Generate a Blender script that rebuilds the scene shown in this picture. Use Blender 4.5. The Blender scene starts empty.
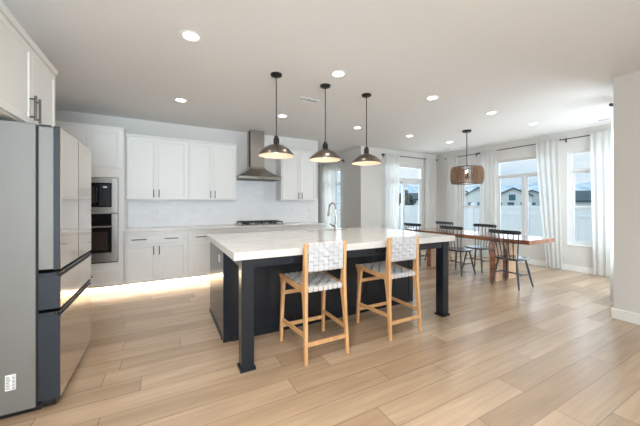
import bpy, bmesh, math, random
from mathutils import Vector, Matrix
R = math.radians
PI = math.pi
random.seed(7)
SC = bpy.context.scene
COL = SC.collection

# ------------------------------------------------------------------ camera, world, lights, exposure
cam_d = bpy.data.cameras.new('camera'); cam = bpy.data.objects.new('camera', cam_d); COL.objects.link(cam)
cam.location = (0, 0, 1.2928); cam.rotation_euler = (R(90), 0, R(-28.459))
cam_d.sensor_width = 36; cam_d.lens = 16.149; cam_d.shift_y = -0.01302
cam_d.clip_start = 0.05; cam_d.clip_end = 9000
SC.camera = cam
SC.view_settings.view_transform = 'Standard'; SC.view_settings.look = 'None'
SC.view_settings.gamma = 1; SC.view_settings.use_curve_mapping = False
SC.view_settings.exposure = 0.44
SC.cycles.use_denoising = True
SC.cycles.max_bounces = 12; SC.cycles.diffuse_bounces = 6; SC.cycles.glossy_bounces = 4
SC.cycles.transparent_max_bounces = 16; SC.cycles.transmission_bounces = 6
SC.cycles.sample_clamp_indirect = 8

HORIZON, ZENITH = 0.82, 1.55     # overcast sky: brighter overhead than at the horizon
W = bpy.data.worlds.new('overcast_sky'); SC.world = W; W.use_nodes = True
nt = W.node_tree; nt.nodes.clear()
def wn(t, **k):
    n = nt.nodes.new(t)
    for a, b in k.items(): setattr(n, a, b)
    return n
w_out = wn('ShaderNodeOutputWorld'); w_bg = wn('ShaderNodeBackground'); w_tc = wn('ShaderNodeTexCoord')
w_map = wn('ShaderNodeMapping'); w_map.inputs['Scale'].default_value = (1, 1, 3.2)
w_noi = wn('ShaderNodeTexNoise'); w_noi.inputs['Scale'].default_value = 3.0; w_noi.inputs['Detail'].default_value = 6
w_rmp = wn('ShaderNodeValToRGB')
w_rmp.color_ramp.elements[0].position = .36; w_rmp.color_ramp.elements[0].color = (.60, .74, .87, 1)
w_rmp.color_ramp.elements[1].position = .62; w_rmp.color_ramp.elements[1].color = (.92, .96, .99, 1)
nt.links.new(w_tc.outputs['Generated'], w_map.inputs['Vector']); nt.links.new(w_map.outputs[0], w_noi.inputs['Vector'])
w_sep = wn('ShaderNodeSeparateXYZ'); w_mr = wn('ShaderNodeMapRange')
w_mr.inputs[1].default_value = 0.12; w_mr.inputs[2].default_value = 0.8; w_mr.inputs[3].default_value = HORIZON; w_mr.inputs[4].default_value = ZENITH
nt.links.new(w_tc.outputs['Generated'], w_sep.inputs[0]); nt.links.new(w_sep.outputs[2], w_mr.inputs[0]); nt.links.new(w_mr.outputs[0], w_bg.inputs['Strength'])
nt.links.new(w_noi.outputs[0], w_rmp.inputs[0]); nt.links.new(w_rmp.outputs[0], w_bg.inputs['Color'])
nt.links.new(w_bg.outputs[0], w_out.inputs[0])

def area(name, loc, rot, sx, sy, power, col, parent=None, shape='RECTANGLE', spread=180):
    d = bpy.data.lights.new(name, 'AREA'); d.shape = shape; d.size = sx; d.size_y = sy; d.energy = power; d.color = col
    d.spread = R(spread)
    o = bpy.data.objects.new(name, d); COL.objects.link(o); o.location = loc; o.rotation_euler = rot
    if parent: o.parent = parent
    return o
# unseen fill added behind the camera, tilted up to brighten the ceiling
area('rear_ceiling_fill', (-.2, -4.35, 1.4), (R(135), 0, R(10)), 2.4, 1.9, 265, (.71, .87, 1.0), None, 'RECTANGLE', 115)
area('rear_left_fill', (-.25, -4.3, 1.25), (R(90), 0, R(-4)), 2.0, 1.9, 24, (.92, .96, 1.0), None, 'RECTANGLE', 120)  # added fill, aimed level to brighten the low cabinet fronts
# unseen warm discs without fixtures, added overhead to brighten the left floor
for lx, ly in ((.2, .97), (.2, -.75)): area('left_floor_fill', (lx, ly, 2.70), (0, 0, 0), 0.12, .12, 17, (1, .92, .82), None, 'DISK', 150)
# daylight entering the dining bay through its windows (sits in the openings' plane, outside the glass)
area('bay_window_daylight', (7.4, 3.5, 1.9), (R(90), 0, R(90)), 3.6, 2.0, 28, (.90, .93, 1.0))
area('slider_daylight', (5.72, 6.15, 1.5), (R(90), 0, R(180)), 1.6, 2.0, 24, (.86, .94, 1.0))
area('bay_end_daylight', (5.75, 1.2, 1.4), (R(90), 0, 0), 1.6, 1.9, 75, (.80, .92, 1.0))
area('mudroom_daylight', (4.7, 7.2, 1.4), (R(90), 0, R(90)), .8, 1.9, 18, (.88, .95, 1.0))

# ------------------------------------------------------------------ materials
def srgb(r, g, b):
    f = lambda c: (c/255/12.92) if c/255 <= .04045 else ((c/255+.055)/1.055)**2.4
    return (f(r), f(g), f(b), 1)
class NT:
    def __init__(s, m): s.t = m.node_tree; s.b = s.t.nodes['Principled BSDF']
    def n(s, t, **k):
        q = s.t.nodes.new(t)
        for a, b in k.items(): setattr(q, a, b)
        return q
    def l(s, a, b): s.t.links.new(a, b)
def mat(name, col, rough=.5, metal=0, spec=.5, noise=None, bump=None, coat=0, emit=None, aniso=0):
    m = bpy.data.materials.new(name); m.use_nodes = True; N = NT(m); b = N.b
    b.inputs['Base Color'].default_value = col; b.inputs['Roughness'].default_value = rough
    b.inputs['Metallic'].default_value = metal; b.inputs['Specular IOR Level'].default_value = spec
    b.inputs['Coat Weight'].default_value = coat; b.inputs['Coat Roughness'].default_value = .1
    if emit: b.inputs['Emission Color'].default_value = emit[0]; b.inputs['Emission Strength'].default_value = emit[1]
    if noise:      # (scale xyz, amount)
        tc = N.n('ShaderNodeTexCoord'); mp = N.n('ShaderNodeMapping'); mp.inputs['Scale'].default_value = noise[0]
        no = N.n('ShaderNodeTexNoise'); no.inputs['Scale'].default_value = 1; no.inputs['Detail'].default_value = 5
        mx = N.n('ShaderNodeMix', data_type='RGBA')
        a = noise[1]
        mx.inputs[6].default_value = tuple(max(0, c*(1-a)) for c in col[:3])+(1,)
        mx.inputs[7].default_value = tuple(min(1, c*(1+a)) for c in col[:3])+(1,)
        rr = N.n('ShaderNodeMapRange'); rr.inputs[1].default_value = .3; rr.inputs[2].default_value = .7
        N.l(tc.outputs['Object'], mp.inputs[0]); N.l(mp.outputs[0], no.inputs['Vector']); N.l(no.outputs[0], rr.inputs[0])
        N.l(rr.outputs[0], mx.inputs[0]); N.l(mx.outputs[2], b.inputs['Base Color'])
    if bump:       # (scale, strength, distance)
        tc = N.n('ShaderNodeTexCoord'); no = N.n('ShaderNodeTexNoise'); no.inputs['Scale'].default_value = bump[0]; no.inputs['Detail'].default_value = 4
        bu = N.n('ShaderNodeBump'); bu.inputs['Strength'].default_value = bump[1]; bu.inputs['Distance'].default_value = bump[2]
        N.l(tc.outputs['Object'], no.inputs['Vector']); N.l(no.outputs[0], bu.inputs['Height']); N.l(bu.outputs[0], b.inputs['Normal'])
    return m
M = {}
M['wall'] = mat('wall_paint', srgb(216, 213, 209), .75, bump=(60, .05, .004))
M['ceiling'] = mat('ceiling_paint', srgb(232, 231, 229), .9, bump=(14, .22, .01))
M['trim'] = mat('white_trim', srgb(238, 238, 236), .4)
M['cab'] = mat('white_cabinet_paint', srgb(232, 231, 228), .38)
M['vinyl'] = mat('window_vinyl', srgb(222, 224, 226), .35)
M['navy'] = mat('dark_navy_paint', srgb(26, 33, 42), .22, spec=.5)
M['steel'] = mat('brushed_steel', srgb(172, 166, 160), .30, 1, noise=((3, 3, 120), .06))
M['fridge_front'] = mat('fridge_steel_front', srgb(206, 194, 181), .10, 1)
M['fridge_side'] = mat('fridge_grey_side', srgb(128, 127, 124), .5, .3)
M['fridge_edge'] = mat('fridge_dark_edge', srgb(44, 50, 58), .42, 0, .35)
M['black'] = mat('black_plastic', srgb(18, 18, 20), .35)
M['black_glass'] = mat('black_glass', srgb(22, 22, 24), .06)
M['oven_window'] = mat('oven_window_glass', srgb(58, 50, 48), .08)
M['iron'] = mat('cast_iron', srgb(28, 28, 30), .55)
M['handle'] = mat('satin_nickel_handle', srgb(104, 102, 100), .35, .8)
M['chrome'] = mat('brushed_nickel', srgb(190, 188, 185), .22, 1)
M['rod'] = mat('dark_bronze_rod', srgb(48, 50, 54), .45, .5)
M['pend'] = mat('burnished_nickel', srgb(126, 118, 110), .32, 1)
M['pend_dark'] = mat('dark_bronze_fitting', srgb(52, 50, 50), .35, .8)
M['lining'] = mat('white_enamel', srgb(238, 224, 206), .5)
M['windsor'] = mat('charcoal_chair_paint', srgb(50, 58, 66), .22, coat=.5)
M['oak'] = mat('light_oak', srgb(218, 170, 118), .45, noise=((30, 30, 3), .16))
M['strap'] = mat('grey_leather_strap', srgb(210, 212, 215), .5)
M['plate'] = mat('outlet_plate_white', srgb(236, 236, 234), .4)
M['drum'] = mat('weathered_wood_slat', srgb(160, 130, 108), .75, noise=((25, 25, 3), .45))
M['fence'] = mat('white_vinyl_fence', srgb(240, 244, 248), .5)
M['siding'] = mat('pale_house_siding', srgb(222, 228, 230), .8)
M['siding_grey'] = mat('grey_house_siding', srgb(188, 200, 204), .8)
M['roof'] = mat('dark_shingle', srgb(66, 82, 90), .85)
M['house_glass'] = mat('house_window_glass', srgb(70, 110, 125), .1)
M['leaf'] = mat('dark_green_foliage', srgb(62, 84, 70), .8, noise=((4, 4, 4), .5))
M['bark'] = mat('bark', srgb(70, 60, 52), .9)
M['ground'] = mat('dry_lawn', srgb(150, 152, 138), .95, noise=((.6, .6, .6), .25))
M['paper'] = mat('white_paper_label', srgb(236, 238, 240), .6)
M['ink'] = mat('grey_label_print', srgb(120, 124, 128), .7)
M['bulb'] = mat('lit_bulb', (1, 1, 1, 1), .5, emit=((1, .85, .68, 1), 2))
M['lens'] = mat('lit_downlight_lens', (1, 1, 1, 1), .5, emit=((1, .90, .78, 1), 7))
M['led'] = mat('lit_led_strip', (1, 1, 1, 1), .5, emit=((1, .82, .58, 1), 3))
M['display'] = mat('clock_display', (.05, .05, .05, 1), .3, emit=((.8, .9, 1, 1), .5))
M['gap'] = mat('dark_recess', srgb(24, 24, 26), .7)

def mat_floor():
    m = bpy.data.materials.new('oak_plank_floor'); m.use_nodes = True; N = NT(m); b = N.b
    def mth(op, a, c=None):
        q = N.n('ShaderNodeMath', operation=op)
        for i, v in enumerate((a, c)):
            if v is None: continue
            if isinstance(v, (int, float)): q.inputs[i].default_value = v
            else: N.l(v, q.inputs[i])
        return q.outputs[0]
    PW, PL = .183, 1.52
    tc = N.n('ShaderNodeTexCoord'); sp = N.n('ShaderNodeSeparateXYZ'); N.l(tc.outputs['Object'], sp.inputs[0])
    x, y = sp.outputs[0], sp.outputs[1]
    yr = mth('DIVIDE', mth('ADD', y, 10-1.005+PW*0), PW)
    row = mth('FLOOR', yr); fy = mth('FRACT', yr)
    w1 = N.n('ShaderNodeTexWhiteNoise', noise_dimensions='1D'); N.l(row, w1.inputs['W'])
    xr = mth('ADD', mth('DIVIDE', mth('ADD', x, 20.0), PL), w1.outputs['Value'])
    col = mth('FLOOR', xr); fx = mth('FRACT', xr)
    cb = N.n('ShaderNodeCombineXYZ'); N.l(row, cb.inputs[0]); N.l(col, cb.inputs[1])
    w2 = N.n('ShaderNodeTexWhiteNoise', noise_dimensions='2D'); N.l(cb.outputs[0], w2.inputs['Vector'])
    rnd = w2.outputs['Value']
    rp = N.n('ShaderNodeValToRGB'); e = rp.color_ramp.elements
    e[0].position = 0; e[0].color = srgb(172, 145, 118); e[1].position = 1; e[1].color = srgb(200, 174, 146)
    q = e.new(.5); q.color = srgb(186, 160, 132)
    N.l(rnd, rp.inputs[0])
    gv = N.n('ShaderNodeCombineXYZ'); N.l(mth('MULTIPLY', x, 1.6), gv.inputs[0]); N.l(mth('MULTIPLY', y, 26.0), gv.inputs[1]); N.l(mth('MULTIPLY', rnd, 40.0), gv.inputs[2])
    g = N.n('ShaderNodeTexNoise'); g.inputs['Scale'].default_value = 1; g.inputs['Detail'].default_value = 6; g.inputs['Distortion'].default_value = .6
    N.l(gv.outputs[0], g.inputs['Vector'])
    gr = N.n('ShaderNodeMapRange'); gr.inputs[1].default_value = .3; gr.inputs[2].default_value = .7; gr.inputs[3].default_value = .84; gr.inputs[4].default_value = 1.08
    N.l(g.outputs[0], gr.inputs[0])
    gv2 = N.n('ShaderNodeCombineXYZ'); N.l(mth('MULTIPLY', x, 1.1), gv2.inputs[0]); N.l(mth('MULTIPLY', y, 6.0), gv2.inputs[1]); N.l(mth('MULTIPLY', rnd, 40.0), gv2.inputs[2])
    g2 = N.n('ShaderNodeTexNoise'); g2.inputs['Scale'].default_value = 1; g2.inputs['Detail'].default_value = 3; N.l(gv2.outputs[0], g2.inputs['Vector'])
    gr2 = N.n('ShaderNodeMapRange'); gr2.inputs[1].default_value = .3; gr2.inputs[2].default_value = .7; gr2.inputs[3].default_value = .88; gr2.inputs[4].default_value = 1.07
    N.l(g2.outputs[0], gr2.inputs[0])
    sy = mth('LESS_THAN', mth('MINIMUM', fy, mth('SUBTRACT', 1.0, fy)), .012)
    sx = mth('LESS_THAN', mth('MINIMUM', fx, mth('SUBTRACT', 1.0, fx)), .0016)
    seam = mth('MAXIMUM', sy, sx)
    k = mth('MULTIPLY', mth('MULTIPLY', gr.outputs[0], gr2.outputs[0]), mth('SUBTRACT', 1.0, mth('MULTIPLY', seam, .5)))
    vm = N.n('ShaderNodeVectorMath', operation='SCALE'); N.l(rp.outputs[0], vm.inputs[0]); N.l(k, vm.inputs['Scale'])
    N.l(vm.outputs[0], b.inputs['Base Color'])
    b.inputs['Coat Weight'].default_value = .35; b.inputs['Coat Roughness'].default_value = .24
    b.inputs['Roughness'].default_value = .27
    bu = N.n('ShaderNodeBump'); bu.inputs['Strength'].default_value = .10; bu.inputs['Distance'].default_value = .0012
    N.l(mth('SUBTRACT', 1.0, seam), bu.inputs['Height']); N.l(bu.outputs[0], b.inputs['Normal'])
    return m
M['floor'] = mat_floor()

def mat_tile():
    m = mat('white_subway_tile', srgb(240, 240, 240), .5, spec=.3); N = NT(m)
    tc = N.n('ShaderNodeTexCoord'); mp = N.n('ShaderNodeMapping'); mp.inputs['Rotation'].default_value = (R(90), 0, 0)
    br = N.n('ShaderNodeTexBrick'); br.inputs['Scale'].default_value = 1; br.inputs['Brick Width'].default_value = .15; br.inputs['Row Height'].default_value = .075
    br.inputs['Mortar Size'].default_value = .0022; br.inputs['Color1'].default_value = srgb(241, 241, 241); br.inputs['Color2'].default_value = srgb(236, 236, 237)
    br.inputs['Mortar'].default_value = srgb(234, 234, 234)
    N.l(tc.outputs['Object'], mp.inputs[0]); N.l(mp.outputs[0], br.inputs['Vector']); N.l(br.outputs['Color'], N.b.inputs['Base Color'])
    return m
M['tile'] = mat_tile()
def mat_quartz():
    m = mat('white_quartz', srgb(238, 236, 232), .12); N = NT(m)
    tc = N.n('ShaderNodeTexCoord'); no = N.n('ShaderNodeTexNoise'); no.inputs['Scale'].default_value = 1.3; no.inputs['Detail'].default_value = 7; no.inputs['Distortion'].default_value = 1.4
    rp = N.n('ShaderNodeValToRGB'); e = rp.color_ramp.elements
    e[0].position = .46; e[0].color = srgb(228, 226, 223); e[1].position = .54; e[1].color = srgb(228, 226, 223); q = e.new(.5); q.color = srgb(221, 217, 212)
    N.l(tc.outputs['Object'], no.inputs['Vector']); N.l(no.outputs[0], rp.inputs[0]); N.l(rp.outputs[0], N.b.inputs['Base Color'])
    return m
M['quartz'] = mat_quartz()
def mat_walnut():
    m = mat('walnut_slab', srgb(150, 92, 62), .24); N = NT(m)
    tc = N.n('ShaderNodeTexCoord'); mp = N.n('ShaderNodeMapping'); mp.inputs['Scale'].default_value = (22, 1.6, 22)
    no = N.n('ShaderNodeTexNoise'); no.inputs['Scale'].default_value = 1; no.inputs['Detail'].default_value = 6; no.inputs['Distortion'].default_value = .8
    rp = N.n('ShaderNodeValToRGB'); e = rp.color_ramp.elements
    e[0].position = .3; e[0].color = srgb(112, 66, 44); e[1].position = .75; e[1].color = srgb(178, 116, 80)
    N.l(tc.outputs['Object'], mp.inputs[0]); N.l(mp.outputs[0], no.inputs['Vector']); N.l(no.outputs[0], rp.inputs[0]); N.l(rp.outputs[0], N.b.inputs['Base Color'])
    N.b.inputs['Coat Weight'].default_value = 1; N.b.inputs['Coat Roughness'].default_value = .14
    return m
M['walnut'] = mat_walnut()
M['pale_wood'] = mat('pale_leg_wood', srgb(206, 172, 140), .45, noise=((20, 20, 2), .2))  # paler tone for the table leg boards than their edge strips
def mat_sheer():
    m = bpy.data.materials.new('sheer_white_linen'); m.use_nodes = True; N = NT(m); N.t.nodes.remove(N.b)
    out = N.t.nodes['Material Output']
    d = N.n('ShaderNodeBsdfDiffuse'); d.inputs[0].default_value = (.82, .82, .80, 1)
    t = N.n('ShaderNodeBsdfTranslucent'); t.inputs[0].default_value = (.66, .65, .62, 1)
    x = N.n('ShaderNodeBsdfTransparent'); x.inputs[0].default_value = (1, 1, 1, 1)
    a = N.n('ShaderNodeMixShader'); a.inputs[0].default_value = .42; c = N.n('ShaderNodeMixShader'); c.inputs[0].default_value = .17
    N.l(d.outputs[0], a.inputs[1]); N.l(t.outputs[0], a.inputs[2]); N.l(a.outputs[0], c.inputs[1]); N.l(x.outputs[0], c.inputs[2]); N.l(c.outputs[0], out.inputs[0])
    return m
M['sheer'] = mat_sheer()
def mat_pane():
    m = bpy.data.materials.new('window_glass'); m.use_nodes = True; N = NT(m); N.t.nodes.remove(N.b)
    out = N.t.nodes['Material Output']
    g = N.n('ShaderNodeBsdfGlossy'); g.inputs['Roughness'].default_value = .02
    x = N.n('ShaderNodeBsdfTransparent'); x.inputs[0].default_value = (.94, .97, .98, 1)
    f = N.n('ShaderNodeFresnel'); f.inputs[0].default_value = 1.45
    c = N.n('ShaderNodeMixShader'); gm = N.n('ShaderNodeNewGeometry'); iv = N.n('ShaderNodeMath', operation='SUBTRACT'); iv.inputs[0].default_value = 1; N.l(gm.outputs['Backfacing'], iv.inputs[1]); mu = N.n('ShaderNodeMath', operation='MULTIPLY'); N.l(f.outputs[0], mu.inputs[0]); N.l(iv.outputs[0], mu.inputs[1]); N.l(mu.outputs[0], c.inputs[0]); N.l(x.outputs[0], c.inputs[1]); N.l(g.outputs[0], c.inputs[2]); N.l(c.outputs[0], out.inputs[0])
    return m
M['pane'] = mat_pane()
def mat_mountain():
    m = mat('snowy_slope', srgb(150, 175, 195), .9); N = NT(m)
    tc = N.n('ShaderNodeTexCoord'); no = N.n('ShaderNodeTexNoise'); no.inputs['Scale'].default_value = .012; no.inputs['Detail'].default_value = 9
    rp = N.n('ShaderNodeValToRGB'); e = rp.color_ramp.elements
    e[0].position = .42; e[0].color = srgb(148, 171, 190); e[1].position = .62; e[1].color = srgb(188, 204, 217)
    N.l(tc.outputs['Object'], no.inputs['Vector']); N.l(no.outputs[0], rp.inputs[0]); N.l(rp.outputs[0], N.b.inputs['Base Color'])
    return m
M['mountain'] = mat_mountain()

# ------------------------------------------------------------------ mesh helpers
class MB:
    def __init__(s): s.bm = bmesh.new()
    def box(s, x0, x1, y0, y1, z0, z1, bev=0, mi=0):
        t = bmesh.new(); bmesh.ops.create_cube(t, size=1)
        bmesh.ops.scale(t, vec=(abs(x1-x0), abs(y1-y0), abs(z1-z0)), verts=t.verts)
        bmesh.ops.translate(t, vec=((x0+x1)/2, (y0+y1)/2, (z0+z1)/2), verts=t.verts)
        if bev: bmesh.ops.bevel(t, geom=t.edges[:], offset=bev, segments=2, affect='EDGES', profile=.5)
        return s.merge(t, mi)
    def merge(s, t, mi=0):
        if mi:
            for f in t.faces: f.material_index = mi
        me = bpy.data.meshes.new('_t'); t.to_mesh(me); t.free(); s.bm.from_mesh(me); bpy.data.meshes.remove(me); return s
    def loft(s, rings, close=True, caps=True, mi=0):
        vs = [[s.bm.verts.new(p) for p in r] for r in rings]; n = len(rings[0])
        for a, b in zip(vs, vs[1:]):
            for i in range(n if close else n-1):
                j = (i+1) % n
                f = s.bm.faces.new((a[i], a[j], b[j], b[i])); f.material_index = mi
        if caps and close:
            s.bm.faces.new(list(reversed(vs[0]))).material_index = mi; s.bm.faces.new(vs[-1]).material_index = mi
        return s
    def tube(s, pts, r, n=10, mi=0):
        pts = [Vector(p) for p in pts]; rr = r if isinstance(r, (list, tuple)) else [r]*len(pts); rings = []
        up = Vector((0, 0, 1)) if abs((pts[-1]-pts[0]).normalized().z) < .9 else Vector((0, 1, 0))
        for i, p in enumerate(pts):
            d = (pts[min(i+1, len(pts)-1)]-pts[max(i-1, 0)]).normalized()
            a = d.cross(up)
            if a.length < 1e-4: a = d.cross(Vector((1, 0, 0)))
            a.normalize(); b = a.cross(d)
            rings.append([p+(a*math.cos(2*PI*k/n)+b*math.sin(2*PI*k/n))*rr[i] for k in range(n)])
        return s.loft(rings, mi=mi)
    def beam(s, p0, p1, w, h, up=(0, 0, 1), mi=0):
        p0 = Vector(p0); p1 = Vector(p1); d = (p1-p0).normalized(); a = d.cross(Vector(up)).normalized(); b = a.cross(d)
        q = lambda p: [p+a*sx*w/2+b*sy*h/2 for sx, sy in ((-1, -1), (1, -1), (1, 1), (-1, 1))]
        return s.loft([q(p0), q(p1)], mi=mi)
    def rects(s, secs, mi=0):      # (cx, cy, z, halfx, halfy) horizontal sections
        return s.loft([[(cx-hx, cy-hy, z), (cx+hx, cy-hy, z), (cx+hx, cy+hy, z), (cx-hx, cy+hy, z)] for cx, cy, z, hx, hy in secs], mi=mi)
    def lathe(s, prof, c=(0, 0, 0), n=32, mi=0, caps=False):
        rings = [[(c[0]+r*math.cos(2*PI*k/n), c[1]+r*math.sin(2*PI*k/n), c[2]+z) for k in range(n)] for r, z in prof]
        return s.loft(rings, caps=caps, mi=mi)
    def cyl(s, c, r, z0, z1, n=20, mi=0):
        return s.lathe([(r, z0), (r, z1)], c, n, mi, True)
    def panel(s, x0, x1, z0, z1, y, th=.02, fr=.058, dep=.007):   # recessed door facing -Y; back of it at y
        t = bmesh.new(); bmesh.ops.create_cube(t, size=1)
        bmesh.ops.scale(t, vec=(x1-x0, th, z1-z0), verts=t.verts); bmesh.ops.translate(t, vec=((x0+x1)/2, y-th/2, (z0+z1)/2), verts=t.verts)
        f = min(t.faces, key=lambda q: q.calc_center_median().y)
        bmesh.ops.inset_region(t, faces=[f], thickness=fr, depth=0)
        bmesh.ops.inset_region(t, faces=[f], thickness=.008, depth=-dep)
        return s.merge(t)
    def build(s, name, m, parent=None, loc=None, smooth=False, bevel=0):
        bmesh.ops.recalc_face_normals(s.bm, faces=s.bm.faces)
        me = bpy.data.meshes.new(name); s.bm.to_mesh(me); s.bm.free()
        for q in (m if isinstance(m, (list, tuple)) else [m]): me.materials.append(M[q])
        o = bpy.data.objects.new(name, me); COL.objects.link(o)
        if parent: o.parent = parent
        if loc: o.location = loc
        if smooth:
            me.polygons.foreach_set('use_smooth', [True]*len(me.polygons))
            try: me.set_sharp_from_angle(angle=R(40))
            except Exception: pass
        if bevel:
            md = o.modifiers.new('bevel', 'BEVEL'); md.width = bevel; md.segments = 2; md.limit_method = 'ANGLE'
        return o
def tag(o, label, cat, group=None, kind=None):
    o['label'] = label; o['category'] = cat
    if group: o['group'] = group
    if kind: o['kind'] = kind
    return o
def thing(name, label, cat, loc=(0, 0, 0), rz=0, group=None):
    o = bpy.data.objects.new(name, None); COL.objects.link(o); o.location = loc; o.rotation_euler = (0, 0, rz); o.empty_display_size = .1
    return tag(o, label, cat, group)
def struct(o, label=None, cat=None):
    o['kind'] = 'structure'
    if label: o['label'] = label
    if cat: o['category'] = cat
    return o
def dup(root, loc, rz=None, label=None):
    def cp(o, p):
        c = o.copy(); COL.objects.link(c); c.parent = p
        for ch in o.children: cp(ch, c)
        return c
    c = cp(root, None); c.location = loc
    if rz is not None: c.rotation_euler = (0, 0, rz)
    if label: c['label'] = label
    return c
def holed(u0, u1, v0, v1, holes, th, place):    # solid slab with rectangular holes; place(u, v, w) -> xyz
    us = sorted({u0, u1, *[h[0] for h in holes], *[h[1] for h in holes]}); vs = sorted({v0, v1, *[h[2] for h in holes], *[h[3] for h in holes]})
    b = MB(); bm = b.bm
    inside = lambda i, j: 0 <= i < len(us)-1 and 0 <= j < len(vs)-1 and not any(h[0] <= (us[i]+us[i+1])/2 <= h[1] and h[2] <= (vs[j]+vs[j+1])/2 <= h[3] for h in holes)
    cache = {}
    def v(i, j, w):
        if (i, j, w) not in cache: cache[i, j, w] = bm.verts.new(place(us[i], vs[j], w*th))
        return cache[i, j, w]
    for i in range(len(us)-1):
        for j in range(len(vs)-1):
            if not inside(i, j): continue
            for w in (0, 1): bm.faces.new([v(i, j, w), v(i+1, j, w), v(i+1, j+1, w), v(i, j+1, w)])
            for (di, dj, a, c) in ((-1, 0, (i, j), (i, j+1)), (1, 0, (i+1, j), (i+1, j+1)), (0, -1, (i, j), (i+1, j)), (0, 1, (i, j+1), (i+1, j+1))):
                if not inside(i+di, j+dj): bm.faces.new([v(*a, 0), v(*c, 0), v(*c, 1), v(*a, 1)])
    return b

# ------------------------------------------------------------------ setting
CH = 2.74; YW = 5.765; XR = 6.985; XL = -1.42; YD = 5.745
WB = .50; WT = 2.33
struct(MB().box(XL-.2, XR+.2, -4.7, 8.2, -.1, 0).build('floor', 'floor'))
struct(MB().box(XL-.2, XR+.2, -4.7, 8.2, CH, CH+.1).build('ceiling', 'ceiling'))
struct(MB().box(XL-.14, XL, -4.6, 8.1, 0, CH).build('wall_left', 'wall'))
struct(MB().box(XL, 3.07, YW, YW+.14, 0, CH).build('wall_back', 'wall'))
struct(MB().box(2.93, 3.07, YW+.14, 8.0, 0, CH).build('wall_passage_left', 'wall'))
struct(MB().box(2.93, 4.4, 8.0, 8.14, 0, CH).build('wall_passage_back', 'wall'))
NW = (6.68, 7.5, .35, 2.28)
struct(holed(YD, 8.0, 0, CH, [NW], .14, lambda u, v, w: (4.26+w, u, v)).build('wall_passage_right', 'wall'))
DX0, DX1, DT = 5.03, 6.45, 2.36
struct(holed(4.40, XR, 0, CH, [(DX0, DX1, .0, DT)], .14, lambda u, v, w: (u, YD+w, v)).build('wall_dining_back', 'wall'))
WINS = [(4.24, 5.0), (2.85, 4.05), (1.88, 2.655)]
struct(holed(1.13, YD+.14, 0, CH, [(a, c, WB, WT) for a, c in WINS], .14, lambda u, v, w: (XR+w, u, v)).build('wall_right', 'wall'))
SX, SY = 4.50, 1.283
struct(holed(SX, XR, 0, CH, [(4.95, 6.5, WB, WT)], .14, lambda u, v, w: (u, SY-w, v)).build('wall_bay_end', 'wall'))
struct(MB().box(SX, SX+.14, -4.5, SY-.14, 0, CH).build('wall_great_room_right', 'wall'))
struct(holed(XL, SX+.14, 0, CH, [(-.7, 3.8, .45, 2.4)], .14, lambda u, v, w: (u, -4.5-w, v)).build('wall_rear', 'wall'))
struct(MB().box(XL+.0, 3.07, YW-.010, YW, .90, 1.42).box(1.17, 2.07, YW-.010, YW, 1.42, 1.80).build('trim_1', 'tile'), 'white subway tile backsplash behind the counter')
def base(name, x0, x1, y0, y1): struct(MB().box(x0, x1, y0, y1, 0, .115, .004).build(name, 'trim'))
base('baseboard_right', XR-.016, XR, SY, YD)
base('baseboard_dining_left', 4.26, DX0-.07, YD-.016, YD); base('baseboard_dining_right', DX1+.07, XR-.016, YD-.016, YD)
base('baseboard_great_room_right', SX-.016, SX, -4.5, SY+.016)
base('baseboard_bay_end', SX, XR-.016, SY, SY+.016)
base('baseboard_passage_right', 4.244, 4.26, YD-.016, 8.0); base('baseboard_passage_back', 3.07, 4.244, 7.984, 8.0)

def frame_ring(b, u0, u1, v0, v1, w, place, d0, d1):   # rectangular frame ring from 4 bars
    for a, c, e, f in ((u0, u0+w, v0, v1), (u1-w, u1, v0, v1), (u0+w, u1-w, v0, v0+w), (u0+w, u1-w, v1-w, v1)):
        p, q = place(a, e, d0), place(c, f, d1)
        b.box(min(p[0], q[0]), max(p[0], q[0]), min(p[1], q[1]), max(p[1], q[1]), min(p[2], q[2]), max(p[2], q[2]), .003)
def bar(b, u0, u1, v0, v1, place, d0, d1):
    p, q = place(u0, v0, d0), place(u1, v1, d1)
    b.box(min(p[0], q[0]), max(p[0], q[0]), min(p[1], q[1]), max(p[1], q[1]), min(p[2], q[2]), max(p[2], q[2]), .003)
def window(name, u0, u1, v0, v1, place, style, label):
    e = bpy.data.objects.new(name, None); COL.objects.link(e); struct(e, label)
    b = MB(); frame_ring(b, u0, u1, v0, v1, .045, place, .05, .12)
    tr = v0+(v1-v0)*.80
    bar(b, u0+.044, u1-.044, tr-.029, tr+.029, place, .052, .118)
    b.build('window_frame', 'vinyl', e)
    s = MB()
    if style == 'hung':
        mid = v0+(tr-v0)*.505
        frame_ring(s, u0+.045, u1-.045, v0+.045, mid+.02, .04, place, .055, .085)
        frame_ring(s, u0+.045, u1-.045, mid-.02, tr-.029, .04, place, .085, .115)
    else:
        c = (u0+u1)/2
        bar(s, c-.027, c+.027, v0+.045, tr-.029, place, .052, .118)
        frame_ring(s, u0+.045, c-.027, v0+.045, tr-.029, .026, place, .085, .115)
        frame_ring(s, c+.027, u1-.045, v0+.045, tr-.029, .03, place, .06, .09)
    s.build('sash', 'vinyl', e)
    g = MB(); bar(g, u0+.04, u1-.04, v0+.04, v1-.04, place, .098, .102); g.build('pane', 'pane', e)
    sl = MB(); bar(sl, u0-.0, u1+.0, v0, v0+.02, place, -.02, .05); sl.build('window_sill', 'trim', e)
PR = lambda u, v, d: (XR+d, u, v)
window('window_1', *WINS[0], WB, WT, PR, 'hung', 'narrow white window in the far corner of the dining bay')
window('window_2', *WINS[1], WB, WT, PR, 'slide', 'wide two-pane window in the middle of the dining bay wall')
window('window_3', *WINS[2], WB, WT, PR, 'hung', 'narrow window nearest the bare grey wall on the right')
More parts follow.
